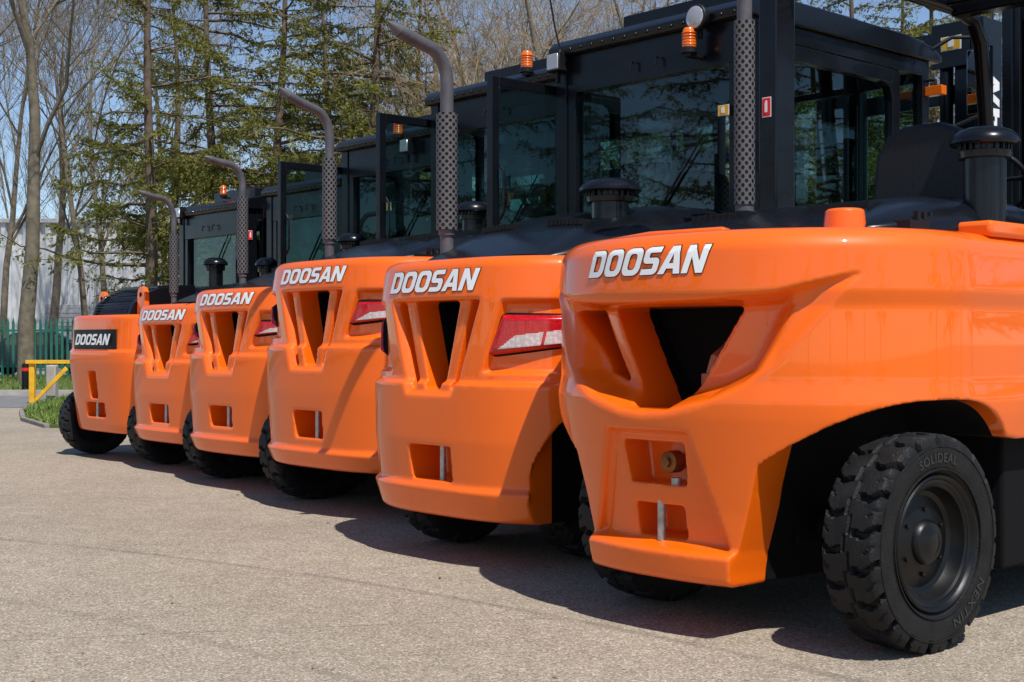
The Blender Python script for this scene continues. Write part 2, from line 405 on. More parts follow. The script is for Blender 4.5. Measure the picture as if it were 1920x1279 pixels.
def seat(parent,x,y,z,perfm=False,s=1.0):
    b=MB()
    b.box(-.27,.27,0,.5,0,.16)
    b.prism([(-.27,0),(.27,0),(.29,.35),(.26,.58),(.20,.67),(.10,.71),(-.10,.71),(-.20,.67),(-.26,.58),(-.29,.35)],-.06,.10,'y')
    b.box(-.36,-.28,.05,.4,.25,.31); b.box(.28,.36,.05,.4,.25,.31)
    o=b.obj('seat',M_PERFS if perfm else M_SEAT,parent,bevel=.05,seg=5,loc=(x,y,z)); o.scale=(s*.92,s,s); return o
def steering(parent,x,y,z):
    b=MB(); M=Matrix.Rotation(R(-50),4,'X')
    pts=[tuple(M@Vector((.19*math.cos(t),.19*math.sin(t),0))) for t in np.linspace(0,2*math.pi,33)]
    b.tube(pts,.014,8)
    b.tube([(0,0,0),tuple(M@Vector((0,0,-.5)))],.03,10); b.tube([(-.18,0,0),(.18,0,0)],.012,8)
    return b.obj('steering_wheel',M_BM,parent,loc=(x,y,z))
def rframe(b,plane,c,a0,a1,b0,b1,w,t,mi=0):
    def bar(p0,p1,q0,q1):
        if plane=='x': b.box(c-t/2,c+t/2,p0,p1,q0,q1,mi)
        else: b.box(p0,p1,c-t/2,c+t/2,q0,q1,mi)
    bar(a0,a0+w,b0,b1); bar(a1-w,a1,b0,b1); bar(a0+w,a1-w,b0,b0+w); bar(a0+w,a1-w,b1-w,b1)
    g=w*1.2
    for (p,sp) in((a0+w,1),(a1-w,-1)):
        for (q,sq) in((b0+w,1),(b1-w,-1)):
            poly=[(p,q),(p+sp*g,q),(p+sp*g*.3,q+sq*g*.3),(p,q+sq*g)]
            b.prism(poly,c-t/2+.002,c+t/2-.002,plane,mi)
def pane(parent,plane,c,a0,a1,b0,b1,name='window'):
    if plane=='x': vs=[(c,a0,b0),(c,a1,b0),(c,a1,b1),(c,a0,b1)]
    else: vs=[(a0,c,b0),(a1,c,b0),(a1,c,b1),(a0,c,b1)]
    b=MB(); b.add(vs,[(0,1,2,3)])
    return b.obj(name,M_GL,parent,smooth=0)
def beacon(parent,x,y,z,s=1):
    b=MB()
    b.rev([(0,.05),(.03,.05),(.035,.04)],n=24,mi=1)
    b.rev([(.035,.042),(.075,.044),(.08,.04),(.14,.038),(.152,.03),(.157,.0005)],n=24,mi=0)
    for k in range(5): b.rev([(.045+k*.018,.0435),(.049+k*.018,.0455),(.053+k*.018,.0435)],n=24)
    b.box(-.03,.03,-.02,.10,-.02,.0,1)
    o=b.obj('beacon',[M_AMB,M_BM],parent,loc=(x,y,z)); o.scale=(s,s,s); return o
def worklight(parent,x,y,z,rnd=False,s=1):
    b=MB()
    if rnd:
        b.rev([(.07,.03),(.05,.07),(.0,.085),(-.015,.085),(-.02,.075)],axis='y',n=28,mi=1)
        b.rev([(-.021,.074),(-.03,.05),(-.032,.0005)],axis='y',n=28,mi=0)
    else:
        b.box(-.06,.06,-.01,.06,-.06,.06,1); b.box(-.05,.05,-.018,-.008,-.05,.05,0)
    b.box(-.012,.012,.02,.05,-.13,-.05,1)
    o=b.obj('work_light',[M_LAMP,M_BM],parent,bevel=.006,loc=(x,y,z)); o.scale=(s,s,s); return o
def sticker(parent,x,y,z,w,h,plane='y',base=M_YEL):
    b=MB(); t=.0015
    def bx(u0,u1,v0,v1,d,mi):
        if plane=='y': b.box(x+u0,x+u1,y-d,y-d+t,z+v0,z+v1,mi)
        else: b.box(x+d-t,x+d,y+u0,y+u1,z+v0,z+v1,mi)
    bx(-w/2,w/2,-h/2,h/2,.003,1); bx(-w*.44,w*.44,-h*.45,h*.45,.006,0); bx(-w*.14,w*.14,-h*.26,h*.22,.009,1)
    bx(-w*.07,w*.12,h*.22,h*.32,.009,1)
    return b.obj('warning_sticker',[base,M_WHITE],parent,smooth=0)
def cab(P,parent):
    hw,yr,yf,zt=P['cab']; z0=1.25; b=MB(); p=.09; zr=zt-.10
    for sx in(-1,1):
        xo=sx*hw
        b.box(min(xo,xo-sx*p),max(xo,xo-sx*p),yr,yr+.16,z0,zr)
        b.box(min(xo,xo-sx*.07),max(xo,xo-sx*.07),yf-.08,yf,z0,zr)
        b.box(min(xo,xo-sx*.08),max(xo,xo-sx*.08),yr+.16,yf-.08,zr-.10,zr-.001)
        b.box(min(xo,xo-sx*.08),max(xo,xo-sx*.08),yr+.16,yf-.08,z0,z0+.18)
    zw=zr-.24
    b.box(-hw+p,hw-p,yr+.01,yr+.09,zw,zr-.001)
    b.box(-hw+p,hw-p,yr+.01,yr+.09,z0,1.72)
    b.box(-hw+p,-hw+p+.07,yr+.012,yr+.08,1.72,zw); b.box(hw-p-.07,hw-p,yr+.012,yr+.08,1.72,zw)
    b.box(-hw+.07,hw-.07,yf-.07,yf-.01,zr-.14,zr-.002); b.box(-hw+.07,hw-.07,yf-.07,yf-.01,z0,1.60)
    for xx in(-.28,.28): b.box(xx-.02,xx+.02,yf-.07,yf-.03,1.60,zr-.14)
    b.box(-hw+.05,hw-.05,yr+.1,yf-.1,z0-.05,z0+.02)
    b.box(-.40,.40,yf-.45,yf-.12,z0,1.82); b.box(.40,.62,yr+.3,yf-.5,z0,1.75)
    for sx in(-1,1): b.tube([(sx*.1,yr-.005,zr-.13),(sx*.1,yr-.03,zr-.13),(sx*.1,yr-.03,zr-.18)],.008,6)
    b.obj('cab_frame',M_BK,parent,bevel=.018,seg=3)
    b=MB(); b.box(-hw+.09,hw-.09,yr+.10,yf-.09,zr-.05,zr-.012); b.obj('headliner',M_DK,parent,smooth=0)
    b=MB()
    b.prism([(yr-.04,zr),(yf+.10,zr),(yf+.12,zr+.04),(yf+.02,zt-.01),(yf-.3,zt+.03),(yr+.2,zt+.04),(yr-.0,zt),(yr-.05,zr+.05)],-hw-.03,hw+.03,'x')
    b.box(-hw*.55,hw*.7,yr+.25,yf-.45,zt,zt+.15)
    for k in range(16): b.box(-hw*.9+k*hw*.12-.012,-hw*.9+k*hw*.12+.012,yr-.056,yr-.03,zr+.02,zr+.04)
    b.obj('cab_roof',M_BK,parent,bevel=.045,seg=4)
    pane(parent,'y',yr+.05,-hw+p+.07,hw-p-.07,1.72,zw)
    b=MB(); b.tube([(-.05,yr+.035,1.78),(.25,yr+.03,2.15)],.008,6); b.tube([(.12,yr+.03,1.98),(.42,yr+.03,2.35)],.006,5); b.obj('wiper',M_BM,parent)
    pane(parent,'y',yf-.04,-hw+.07,hw-.07,1.60,zr-.14,'windscreen')
    b=MB(); d0,d1=yr+.22,yf-.36
    rframe(b,'x',hw-.02,d0,d1,z0+.1,zr-.11,.085,.06)
    b.box(hw-.05,hw+.008,d0+.085,d1-.085,z0+.185,1.62)
    b.box(hw,hw+.04,d0-.01,d0+.05,2.35,2.50); b.box(hw,hw+.04,d0-.01,d0+.05,1.75,1.9)
    b.tube([(hw+.01,d1-.03,1.9),(hw+.05,d1-.03,1.95),(hw+.05,d1-.03,2.2),(hw+.01,d1-.03,2.25)],.011,8)
    dr=b.obj('door',M_BK,parent,bevel=.016,seg=3)
    pane(dr,'x',hw-.025,d0+.085,d1-.085,1.62,zr-.195)
    b=MB(); b.box(hw-.07,hw-.02,d1+.0,d1+.05,z0,zr-.1); b.obj('door_post',M_BK,parent,bevel=.01)
    pane(parent,'x',hw-.04,d1+.05,yf-.08,z0+.18,zr-.10)
    if P.get('door'):
        y0,ztd=P['door']; xl=-hw-.05
        b=MB(); rframe(b,'x',xl,y0,yr+.35,1.30,ztd,.06,.05)
        b.box(xl-.02,xl+.02,y0+.06,yr+.29,1.36,1.75)
        b.tube([(xl+.05,y0+.04,1.9),(xl+.09,y0+.04,1.95),(xl+.09,y0+.04,2.2),(xl+.05,y0+.04,2.25)],.01,8)
        dl=b.obj('door',M_BK,parent,bevel=.01); dl['label']='cab door standing open, folded back'
        pane(dl,'x',xl,y0+.06,yr+.29,1.75,ztd-.06)
    else:
        pane(parent,'x',-hw+.04,yr+.16,yf-.08,1.5,zr-.10)
    seat(parent,0,yr+.45,1.50); steering(parent,0,yf-.62,2.02)
def mast(P,parent,ym,zt,text=False):
    b=MB()
    for sx in(-1,1):
        for (o,dy,top) in((.62,0,zt),(.50,.05,zt-.08)):
            x=sx*o
            b.box(x-.05,x+.05,ym+dy,ym+dy+.03,.1,top); b.box(x-.05,x+.05,ym+dy+.14,ym+dy+.17,.1,top); b.box(x+sx*.035-.012,x+sx*.035+.012,ym+dy+.03,ym+dy+.14,.1,top)
        b.box(sx*.66-.02,sx*.66+.05,ym-.02,ym+.24,.1,zt-.02)
        b.tube([(sx*.36,ym+.1,.2),(sx*.36,ym+.1,zt-.3)],.05,14)
    for z in(.4,1.4,zt-.5,zt-.1): b.box(-.6,.6,ym+.17,ym+.21,z-.07,z+.07)
    b.box(.30,.60,ym-.01,ym+.02,zt-.34,zt-.02)
    for k in range(5): b.tube([(.2,ym-.03+.02*k,1.2),(.2,ym-.03+.02*k,zt-.1)],.008,6)
    o=b.obj('mast',M_BK,parent,bevel=.006)
    if text:
        (vs,fs),_=logo(1.25,.17)
        b=MB(); b.add([(.714,ym+.11-v,2.42+u) for u,v in vs],fs); b.obj('lettering',M_WHITE,o,smooth=0,recalc=False)
    return o
def chassis(P,parent,hw=.5,yf=3.7,zlow=.42):
    b=MB()
    b.box(-.42,.42,.45,yf-.1,.35,1.3); b.box(-hw,hw,1.22,2.75,zlow,1.28)
    b.prism([(2.6,1.28),(2.6,.95),(2.85,1.05),(3.3,1.14),(3.75,1.05),(3.9,.9),(3.9,1.1),(3.7,1.28)],-hw-.0,hw+.0,'x')
    b.box(-hw-.02,hw+.02,1.9,2.35,zlow,zlow+.04)
    b.tube([(-.72*hw/.8,.62,.42),(.72*hw/.8,.62,.42)],.06,12)
    b.box(-.3,.3,.5,.75,.28,.5)
    return b.obj('chassis',M_DK,parent,bevel=.015)
def tail(P,parent,sg):
    vt=P['V'][0]; lg=P['ledge']; nu,nv=72,44
    zl0,zl1=lg+.085,vt-.075; W=P['W']
    def th(x): return math.asin(min(1,(x/W))**(P['n']/2))
    t1=1.33
    def build(g,lift):
        vs=[]
        for j in range(nv):
            v=j/(nv-1); xa=(.405 if sg>0 else .60)+.095*v-g; ta=th(xa)
            for i in range(nu):
                u=i/(nu-1); t=ta+(t1-ta)*u; z=zl0+(zl1-zl0)*v+.065*u*(1-v)+g*(2*v-1)
                e=float(inset(P,np.array(z))); edge=min(u*3,(1-u)*3,v,1-v); off=.012-.030*math.sin(min(1,edge/.16)*math.pi/2)+lift
                x,y=outline(P,np.array(t),e+.016+off); vs.append((sg*float(x),float(y),z))
        return vs
    b=MB(); b.v=build(0,0)
    for j in range(nv-1):
        for i in range(nu-1):
            u=(i+.5)/(nu-1); v=(j+.5)/(nv-1)
            w=(v>.14) and (v<.42+.20*u) and (u>.07+.35*(v-.1)) and u<.95
            if w and (abs(u-.45)<.010 or abs(u-.70)<.010): w=False
            b.f.append((j*nu+i,j*nu+i+1,(j+1)*nu+i+1,(j+1)*nu+i)); b.m.append(1 if w else 0)
    o=b.obj('tail_light',[M_REDL,M_WHL],parent,smooth=30)
    b=MB(); b.v=build(.010,.012)
    for j in range(nv-1):
        for i in range(nu-1): b.f.append((j*nu+i,j*nu+i+1,(j+1)*nu+i+1,(j+1)*nu+i)); b.m.append(0)
    b.obj('lamp_surround',M_DK,o,smooth=30)
    return o
def lug(parent,x,y,z,s=1):
    b=MB(); poly=[]
    for t in np.linspace(0,math.pi,13): poly.append((.055*math.cos(t)*s,.15*s+.055*math.sin(t)*s))
    poly+= [(-.060*s,0),(.060*s,0)]
    b.prism([(x+p,z+q) for p,q in poly],y-.025,y+.025,'y')
    b.rev([(y-.029,.022*s),(y-.029,.0005)],c=(x,0,z+.15*s),axis='y',n=16,mi=1)
    b.obj('lifting_lug',[M_OR,M_DK],parent,bevel=.008)
TH=-48
def V_cuts(vt,vb):
    c=[('v',[(-.185,vt),(.185,vt),(.06,vb+.02),(-.06,vb+.02)],-.5,.52)]
    for s in(-1,1):
        c.append(('v',[(s*.338,vt),(s*.270,vt),(s*.135,vb+.02),(s*.168,vb+.02)],-.5,.17))
    return c
def hole(z0,z1,w): return [('h',[(-w,z1),(w,z1),(w,z0),(-w+.02,z0)],-.5,.26)]
group='forklifts parked in a row on the yard'
def base_truck(pos,label,P,vox):
    e=empty('forklift',(pos[0],pos[1],0),R(P.get('rz',TH))); tag(e,label,'forklift',group)
    return e,make_cw(P,e,vox)
def pin(parent,x,y,z0,z1,r=.016):
    b=MB(); b.tube([(0,0,z0),(0,0,z1)],r,14); return b.obj('tow_pin',M_STEEL,parent,loc=(x,y,0))
# ===== truck 1
P1=dict(kind='big',W=.96,L=.82,n=2.3,top=1.575,bot=.215,r=.085,yend=1.75,deep=.36,sm=9,vz=(.88,1.3),
  prof=[(.2,.05),(.33,.028),(.355,.070),(.5,.055),(.70,.025),(.86,.0),(.92,-.005),(1.0,.01),(1.28,.01),(1.34,-.005),(1.5,.01),(1.6,.03)],
  cuts=[('v',[(-.32,1.285),(.35,1.285),(.11,.885),(-.09,.885)],-.5,.72)]
      +[('v',[(-.57,1.28),(-.415,1.28),(-.21,.98),(-.34,1.02)],-.5,.55)]
      +[('h',[(-.16,.755),(.16,.755),(.155,.585),(-.135,.585)],-.5,.22),('h',[(-.12,.505),(.13,.505),(.14,.375),(-.11,.375)],-.5,.27)],
  arch=dict(yc=.66,ryl=.60,ryr=.53,zc=.33,rz=.60,zf=.76,xi=.335,k=.30),
  hood=(.60,1.62,.80,1.59,1.79),stack=(-.45,1.22,1.55,1.80,2.68,2.95,3.25,.4,.050,.036),cap=(.76,1.26,2.0,.135,1.60))
T1,c1=base_truck((.506,5.226),'large orange forklift with open overhead guard and exposed seat',P1,.0065)
decal_text(P1,c1,.64,.108,0,1.462)
hood(P1,T1); stack(P1,T1); mushroom(P1,T1)
wheel(T1,.84,.575,.405,-3,R(10),.90); wheel(T1,-.45,.62,.405,-3,.3,.92)
wheel(T1,.80,3.3,.5,0,.2,1.1); wheel(T1,-.80,3.3,.5,0,.7,1.1)
chassis(P1,T1,.86,3.7,.22); mast(P1,T1,4.15,3.4)
seat(T1,.14,1.85,1.47,True,1.0); steering(T1,.0,2.75,2.0)
b=MB(); b.rev([(1.54,.088),(1.64,.078),(1.668,.074),(1.668,.0005)],c=(.53,.60,0),n=28); b.obj('lifting_boss',M_OR,c1,bevel=.012,seg=3)
b=MB(); b.prism([(.55,1.02),(.93,1.0),(.935,1.6),(.53,1.62)],1.56,1.625,'z'); b.obj('filter_mount',M_OR,c1,bevel=.02,seg=3)
b=MB(); b.prism([(-.5,.34),(-.15,.20),(.22,.24),(.18,.34),(-.2,.32),(-.5,.48)],1.56,1.60,'z'); b.obj('raised_rim',M_OR,c1,bevel=.015,seg=3)
b=MB()
for s in(-1,1):
    xs=-.56 if s<0 else .86
    b.tube([(xs,1.62,1.5),(xs,1.60,2.2),(xs,1.58,2.95),(xs,1.66,3.08),(xs,1.8,3.12),(xs,3.35,3.12),(xs,3.55,3.08),(xs,3.65,2.95),(xs,3.85,1.4)],.045,12)
    b.box(xs-.055,xs+.055,1.54,1.70,1.5,3.0)
for k in range(9): b.box(-.56,.86,1.85+.19*k,1.90+.19*k,3.10,3.15)
b.box(-.56,.86,1.62,1.72,3.06,3.14); b.box(-.56,.86,3.3,3.4,3.06,3.14)
b.obj('overhead_guard',M_BK,T1,bevel=.01)
sticker(T1,-.56,1.54,2.32,.055,.10,'y',M_RED)
b=MB(); b.box(-.5,.5,3.4,3.6,1.3,1.75); b.box(-.7,.7,1.6,1.75,1.3,1.62); b.obj('dashboard',M_BM,T1,bevel=.03)
pin(c1,0.01,.11,.36,.52,.017)
b=MB(); b.rev([(-.06,.03),(-.055,.042),(-.02,.045),(0,.045)],c=(.03,.18,.67),axis='y',n=20); b.rev([(-.075,.0005),(-.075,.022),(-.05,.022)],c=(.03,.18,.67),axis='y',n=6)
b.obj('tow_bolt',M_BRASS,c1,smooth=40)
pin(c1,.07,.13,.58,.61,.022)
b=MB()
for k in range(32): b.box(-.42+k*.027,-.408+k*.027,.62,.64,.88,1.29)
b.obj('radiator_grille',simple('grille_grey',(.30,.28,.28),.6),c1)
b=MB(); b.tube([(.10,.30,1.0),(.11,.32,1.08),(.09,.42,1.12),(.04,.5,1.14)],.022,10); b.tube([(.10,.30,.97),(.10,.30,1.02)],.036,10); b.tube([(.10,.30,.90),(.10,.30,.97)],.022,8)
b.tube([(.20,.40,.98),(.22,.44,1.1),(.14,.5,1.2)],.018,8)
b.box(.02,.16,.42,.48,.96,1.04); b.obj('hose_coupling',M_RUST,c1,bevel=.005)
# ===== trucks 2-5
def midtruck(pos,label,P,vox,lights=True):
    T,c=base_truck(pos,label,P,vox)
    w,h,cz=P['txt']; decal_text(P,c,w,h,P.get('tx',0),cz)
    hood(P,T); stack(P,T); mushroom(P,T); cab(P,T)
    xw,yw,rw=P['wh']; wheel(T,P.get('xr',xw),P.get('yr',yw),rw,P.get('steer',0),.2); wheel(T,-P.get('xl',xw),yw,rw,P.get('steer',0),.5)
    wheel(T,.72,3.2,.48,0,.3,1.1); wheel(T,-.72,3.2,.48,0,.8,1.1)
    chassis(P,T,.74); mast(P,T,P.get('ym',4.3),P.get('zm',2.9),P.get('mtext',False))
    hz=P['hole']; pin(c,.045,.07,hz[0]-.02,hz[1]+.02)
    if lights: tail(P,c,1); tail(P,c,-1)
    b=MB(); vt,vb=P['V']
    for k in range(14): b.box(-.17+k*.025,-.162+k*.025,.46,.48,vb,vt)
    b.obj('radiator_grille',M_BM,c)
    return T,c
def mk(top,bot,V,hol,ledge,W,txt,xi,crease,**k):
    d=dict(kind='mid',W=W,L=.62,n=3.3,top=top,bot=bot,r=.055,yend=1.3,V=V,hole=hol,ledge=ledge,txt=txt,deep=.22,vz=(V[1],V[0]),sm=6,
      prof=[(bot,.045),(crease-.008,.0),(crease+.014,.026),(ledge-.35,.004),(ledge-.06,.0),(ledge-.045,.03),(ledge+.02,.03),(V[0],.03),(top,.06)],
      cuts=V_cuts(*V)+hole(hol[0],hol[1],.17),
      arch=dict(yc=.66,ryl=.52,ryr=.5,zc=.3,rz=.58,zf=.72,xi=xi,k=0))
    d.update(k); return d
P2=mk(1.578,.24,(1.357,.88),(.43,.61),.99,.85,(.75,.112,1.462),.62,.40,tx=-.025,
  hood=(.36,1.70,.68,1.58,1.93),stack=(-.45,.5,1.5,1.78,2.44,2.62,2.90,.42,.061,.038),cap=(.40,.95,2.0,.165,1.7),
  cab=(.78,1.68,3.55,3.07),door=(1.15,2.80),wh=(.62,.62,.38),xl=.50,xr=.46,yr=.78,ym=4.40,zm=3.44,mtext=True)
T2,c2=midtruck((-.44,6.9),'orange and black forklift with tall cab and square work light',P2,.008)
P3=mk(1.69,.305,(1.48,.967),(.51,.69),1.17,.92,(.77,.10,1.585),.70,.43,
  hood=(.36,1.70,.66,1.69,1.96),stack=(-.45,.5,1.6,1.87,2.45,2.60,2.90,.42,.052,.033),cap=(.30,1.2,2.1,.125,1.8),
  cab=(.78,1.68,3.4,3.10),door=(1.2,2.90),wh=(.78,.56,.38))
T3,c3=midtruck((-1.366,8.8),'tall orange and black forklift with open cab door',P3,.009)
P4=mk(1.56,.27,(1.376,.91),(.49,.647),1.10,.92,(.80,.09,1.475),.70,.40,tx=.01,
  hood=(.36,1.70,.66,1.56,1.86),stack=(-.48,.5,1.45,1.71,2.34,2.42,2.64,.36,.045,.028),cap=(.30,1.05,1.99,.125,1.6),
  cab=(.72,1.65,3.3,2.94),door=(1.03,2.71),wh=(.78,.52,.36))
T4,c4=midtruck((-2.27,10.3),'mid-sized orange and black forklift with amber roof beacon',P4,.010)
P5=mk(1.475,.26,(1.29,.86),(.44,.60),1.03,.93,(.80,.09,1.377),.70,.38,
  hood=(.36,1.55,.62,1.48,1.74),stack=(-.45,.4,1.4,1.59,2.13,2.27,2.50,.36,.041,.025),cap=(.25,.95,1.87,.10,1.5),
  cab=(.65,1.5,3.0,2.66),wh=(.76,.50,.34))
T5,c5=midtruck((-3.09,11.6),'smaller orange and black forklift with slim exhaust stack',P5,.011)
# ===== truck 6
P6=dict(kind='old',W=.86,L=.45,n=4.0,top=1.40,bot=.27,r=.04,yend=1.1,deep=.5,vz=(.9,1.3),
  prof=[(.27,.09),(.36,.07),(.95,.0),(1.05,.0),(1.06,.02),(1.4,.04)],
  cuts=[('h',[(-.08,.86),(.08,.86),(.08,.60),(-.08,.60)],-.5,.2),('h',[(-.2,.56),(.2,.56),(.2,.42),(-.2,.42)],-.5,.25)],
  arch=dict(yc=.58,ryl=.45,ryr=.45,zc=.3,rz=.5,zf=.7,xi=.52,k=0),
  hood=(.50,1.25,.50,1.38,1.70),cap=(.35,1.15,1.95,.12,1.5),cab=(.65,1.285,2.9,2.56))
T6,c6=base_truck((-4.05,12.8),'older small orange forklift with black name plate and lifting lugs',P6,.011)
b=MB(); pts=[]
for i in range(15):
    x=-.44+.92*i/14
    for z in(1.07,1.26): pts.append((x,surfy(P6,x,.03)-.012,z))
b.add(pts,[(2*i,2*i+2,2*i+3,2*i+1) for i in range(14)]); pl=b.obj('name_plate',M_BLK,c6,smooth=0)
decal_text(P6,pl,.76,.105,.02,1.165,False,.018)
hood(P6,T6); mushroom(P6,T6); cab(P6,T6)
lug(c6,-.47,.36,1.38,1.3); lug(c6,.50,.30,1.38,1.4)
b=MB()
prof6=[(.20,1.38),(.24,1.50),(.34,1.60),(.52,1.665),(.9,1.69),(.9,1.38)]
for s in(-1,1): b.prism(prof6,s*.38-.025,s*.38+.025,'x')
b.prism([(y+.02,z-.015) for y,z in prof6],-.37,.37,'x',mi=0)
def plerp(t):
    P_=[(.20,1.40),(.24,1.50),(.34,1.60),(.52,1.665)]; i=min(int(t*3),2); f=t*3-i
    return P_[i][0]*(1-f)+P_[i+1][0]*f,P_[i][1]*(1-f)+P_[i+1][1]*f
for k in range(12):
    y_,z_=plerp(k/11.01); b.box(-.34,.34,y_-.006,y_+.008,z_-.006,z_+.004)
b.prism([(.5,1.655),(.9,1.68),(.9,1.70),(.5,1.685)],-.40,.40,'x')
b.obj('radiator_grille',[M_BK,M_DK],T6,bevel=.006)
wheel(T6,.72,.42,.35,0,.2); wheel(T6,-.76,.40,.35,-6,.4); wheel(T6,.7,2.7,.42,0,.2,1.1); wheel(T6,-.7,2.7,.42,0,.2,1.1)
chassis(P6,T6,.66,3.0); mast(P6,T6,3.3,2.6); pin(c6,0,.08,.4,.58)
# accessories on cabs
beacon(T2,.42,1.58,2.80,.95); worklight(T2,.46,1.60,3.00,True,.9); worklight(T2,-.72,1.60,2.93,False,1.0)
sticker(T2,.60,1.67,2.46,.08,.06); sticker(T2,-.45,1.67,2.1,.06,.08,'y',M_YEL); sticker(T2,.46,4.385,3.27,.16,.10,'y',M_YEL)
beacon(T3,.40,1.62,3.08,1.0); beacon(T4,.18,1.60,2.86,.95); worklight(T4,.30,1.58,2.78); beacon(T6,.14,1.36,2.62,.75); worklight(T6,-.55,1.22,2.50)
sticker(T3,.0,1.67,2.35,.08,.08); sticker(T4,.0,1.64,2.3,.07,.07); sticker(T6,.66,1.36,2.2,.05,.09,'x',M_RED)
b=MB(); b.tube([(-.72,1.66,3.0),(-.73,1.62,3.15),(-.72,1.56,3.35),(-.66,1.48,3.6)],.006,6); b.obj('antenna',M_BM,T2)
b=MB()
b.tube([(.74,3.5,3.0),(.9,3.62,3.12),(1.0,3.72,3.12),(1.03,3.76,3.0),(1.03,3.76,2.62),(.8,3.6,2.5)],.014,8,1)
b.box(.92,1.10,3.765,3.79,2.62,3.06,1); b.box(.93,1.09,3.757,3.766,2.63,3.05,0)
b.obj('mirror',[M_MIR,M_BM],T2,bevel=.004)
b=MB(); b.box(.78,.90,3.5,3.56,2.74,2.80,0); b.tube([(.74,3.53,2.85),(.84,3.53,2.84),(.84,3.53,2.78)],.012,8,1); b.obj('turn_signal',[M_AMB,M_BM],T2,bevel=.008)
# ------------------------------------------------------------ setting
def ground_mat():
    m,nt,b=mat('asphalt'); L=nt.links.new
    tc=nd(nt,'ShaderNodeTexCoord')
    def noise(s,d=5,r=.6):
        n=nd(nt,'ShaderNodeTexNoise'); n.inputs['Scale'].default_value=s; n.inputs['Detail'].default_value=d; n.inputs['Roughness'].default_value=r
        L(tc.outputs['Object'],n.inputs['Vector']); return n
    def ramp(src,stops):
        r=nd(nt,'ShaderNodeValToRGB'); L(src,r.inputs[0]); e=r.color_ramp.elements
        while len(e)<len(stops): e.new(.5)
        for i,(p,c) in enumerate(stops): e[i].position=p; e[i].color=(*c,1)
        return r
    def mixc(t,f,a,bb):
        x=nd(nt,'ShaderNodeMix',data_type='RGBA',blend_type=t)
        if isinstance(f,float): x.inputs['Factor'].default_value=f
        else: L(f,x.inputs['Factor'])
        for nm,v in(('A',a),('B',bb)):
            if isinstance(v,tuple): x.inputs[nm].default_value=(*v,1)
            else: L(v,x.inputs[nm])
        return x.outputs['Result']
    vo=nd(nt,'ShaderNodeTexVoronoi'); vo.inputs['Scale'].default_value=135; L(tc.outputs['Object'],vo.inputs['Vector'])
    sp=nd(nt,'ShaderNodeSeparateColor'); L(vo.outputs['Color'],sp.inputs[0])
    stones=ramp(sp.outputs[0],[(0,(.20,.16,.12)),(.2,(.33,.275,.21)),(.8,(.42,.36,.285)),(1,(.64,.58,.49))])
    n1=noise(260,3); fine=ramp(n1.outputs['Fac'],[(.3,(.84,.84,.84)),(.7,(1.12,1.12,1.12))])
    n2=noise(.55,6); big=ramp(n2.outputs['Fac'],[(.3,(.85,.84,.83)),(.5,(.98,.98,.98)),(.72,(1.08,1.08,1.07))])
    n3=noise(6,6,.7); med=ramp(n3.outputs['Fac'],[(.3,(.87,.87,.87)),(.65,(1.07,1.07,1.07))])
    c=mixc('MULTIPLY',1.0,stones.outputs[0],fine.outputs[0]); c=mixc('MULTIPLY',1.0,c,big.outputs[0]); c=mixc('MULTIPLY',1.0,c,med.outputs[0])
    gp=ramp(vo.outputs['Distance'],[(.35,(1,1,1)),(.8,(.6,.57,.53))]); c=mixc('MULTIPLY',.6,c,gp.outputs[0])
    n5=noise(2.2,6,.7)
    for (cx,cy,rad,wd,amt,jit) in((-8,-3,11.85,.05,.40,.10),(-8,-3,10.6,.06,.25,.10),(6,-30,36.0,.009,.65,.05),(14,-20,30.5,.010,.45,.06)):
        d=nd(nt,'ShaderNodeVectorMath',operation='DISTANCE'); L(tc.outputs['Object'],d.inputs[0]); d.inputs[1].default_value=(cx,cy,0)
        ad=nd(nt,'ShaderNodeMath',operation='MULTIPLY_ADD'); L(n3.outputs['Fac'],ad.inputs[0]); ad.inputs[1].default_value=jit; L(d.outputs['Value'],ad.inputs[2])
        s=nd(nt,'ShaderNodeMath',operation='SUBTRACT'); L(ad.outputs[0],s.inputs[0]); s.inputs[1].default_value=rad+jit/2
        a=nd(nt,'ShaderNodeMath',operation='ABSOLUTE'); L(s.outputs[0],a.inputs[0])
        mr=nd(nt,'ShaderNodeMapRange',interpolation_type='SMOOTHSTEP'); L(a.outputs[0],mr.inputs['Value']); mr.inputs['From Min'].default_value=0; mr.inputs['From Max'].default_value=wd; mr.inputs['To Min'].default_value=amt; mr.inputs['To Max'].default_value=0
        n6=nd(nt,'ShaderNodeMath',operation='MULTIPLY'); L(mr.outputs[0],n6.inputs[0])
        r6=nd(nt,'ShaderNodeMapRange'); L(n5.outputs['Fac'],r6.inputs['Value']); r6.inputs['From Min'].default_value=.33; r6.inputs['From Max'].default_value=.52
        L(r6.outputs[0],n6.inputs[1])
        c=mixc('MIX',n6.outputs[0],c,(.09,.08,.07))
    L(c,b.inputs['Base Color']); b.inputs['Roughness'].default_value=.9; b.inputs['Specular IOR Level'].default_value=.2
    bp=nd(nt,'ShaderNodeBump'); bp.inputs['Strength'].default_value=.45; bp.inputs['Distance'].default_value=.004
    L(vo.outputs['Distance'],bp.inputs['Height']); bp.invert=True
    bp2=nd(nt,'ShaderNodeBump'); bp2.inputs['Strength'].default_value=.35; bp2.inputs['Distance'].default_value=.01; L(n3.outputs['Fac'],bp2.inputs['Height']); L(bp2.outputs[0],bp.inputs['Normal'])
    L(bp.outputs[0],b.inputs['Normal']); return m
M_GR=ground_mat()
b=MB(); b.add([(-400,-60,0),(400,-60,0),(400,600,0),(-400,600,0)],[(0,1,2,3)]); g=b.obj('ground',M_GR,smooth=0); g['kind']='structure'
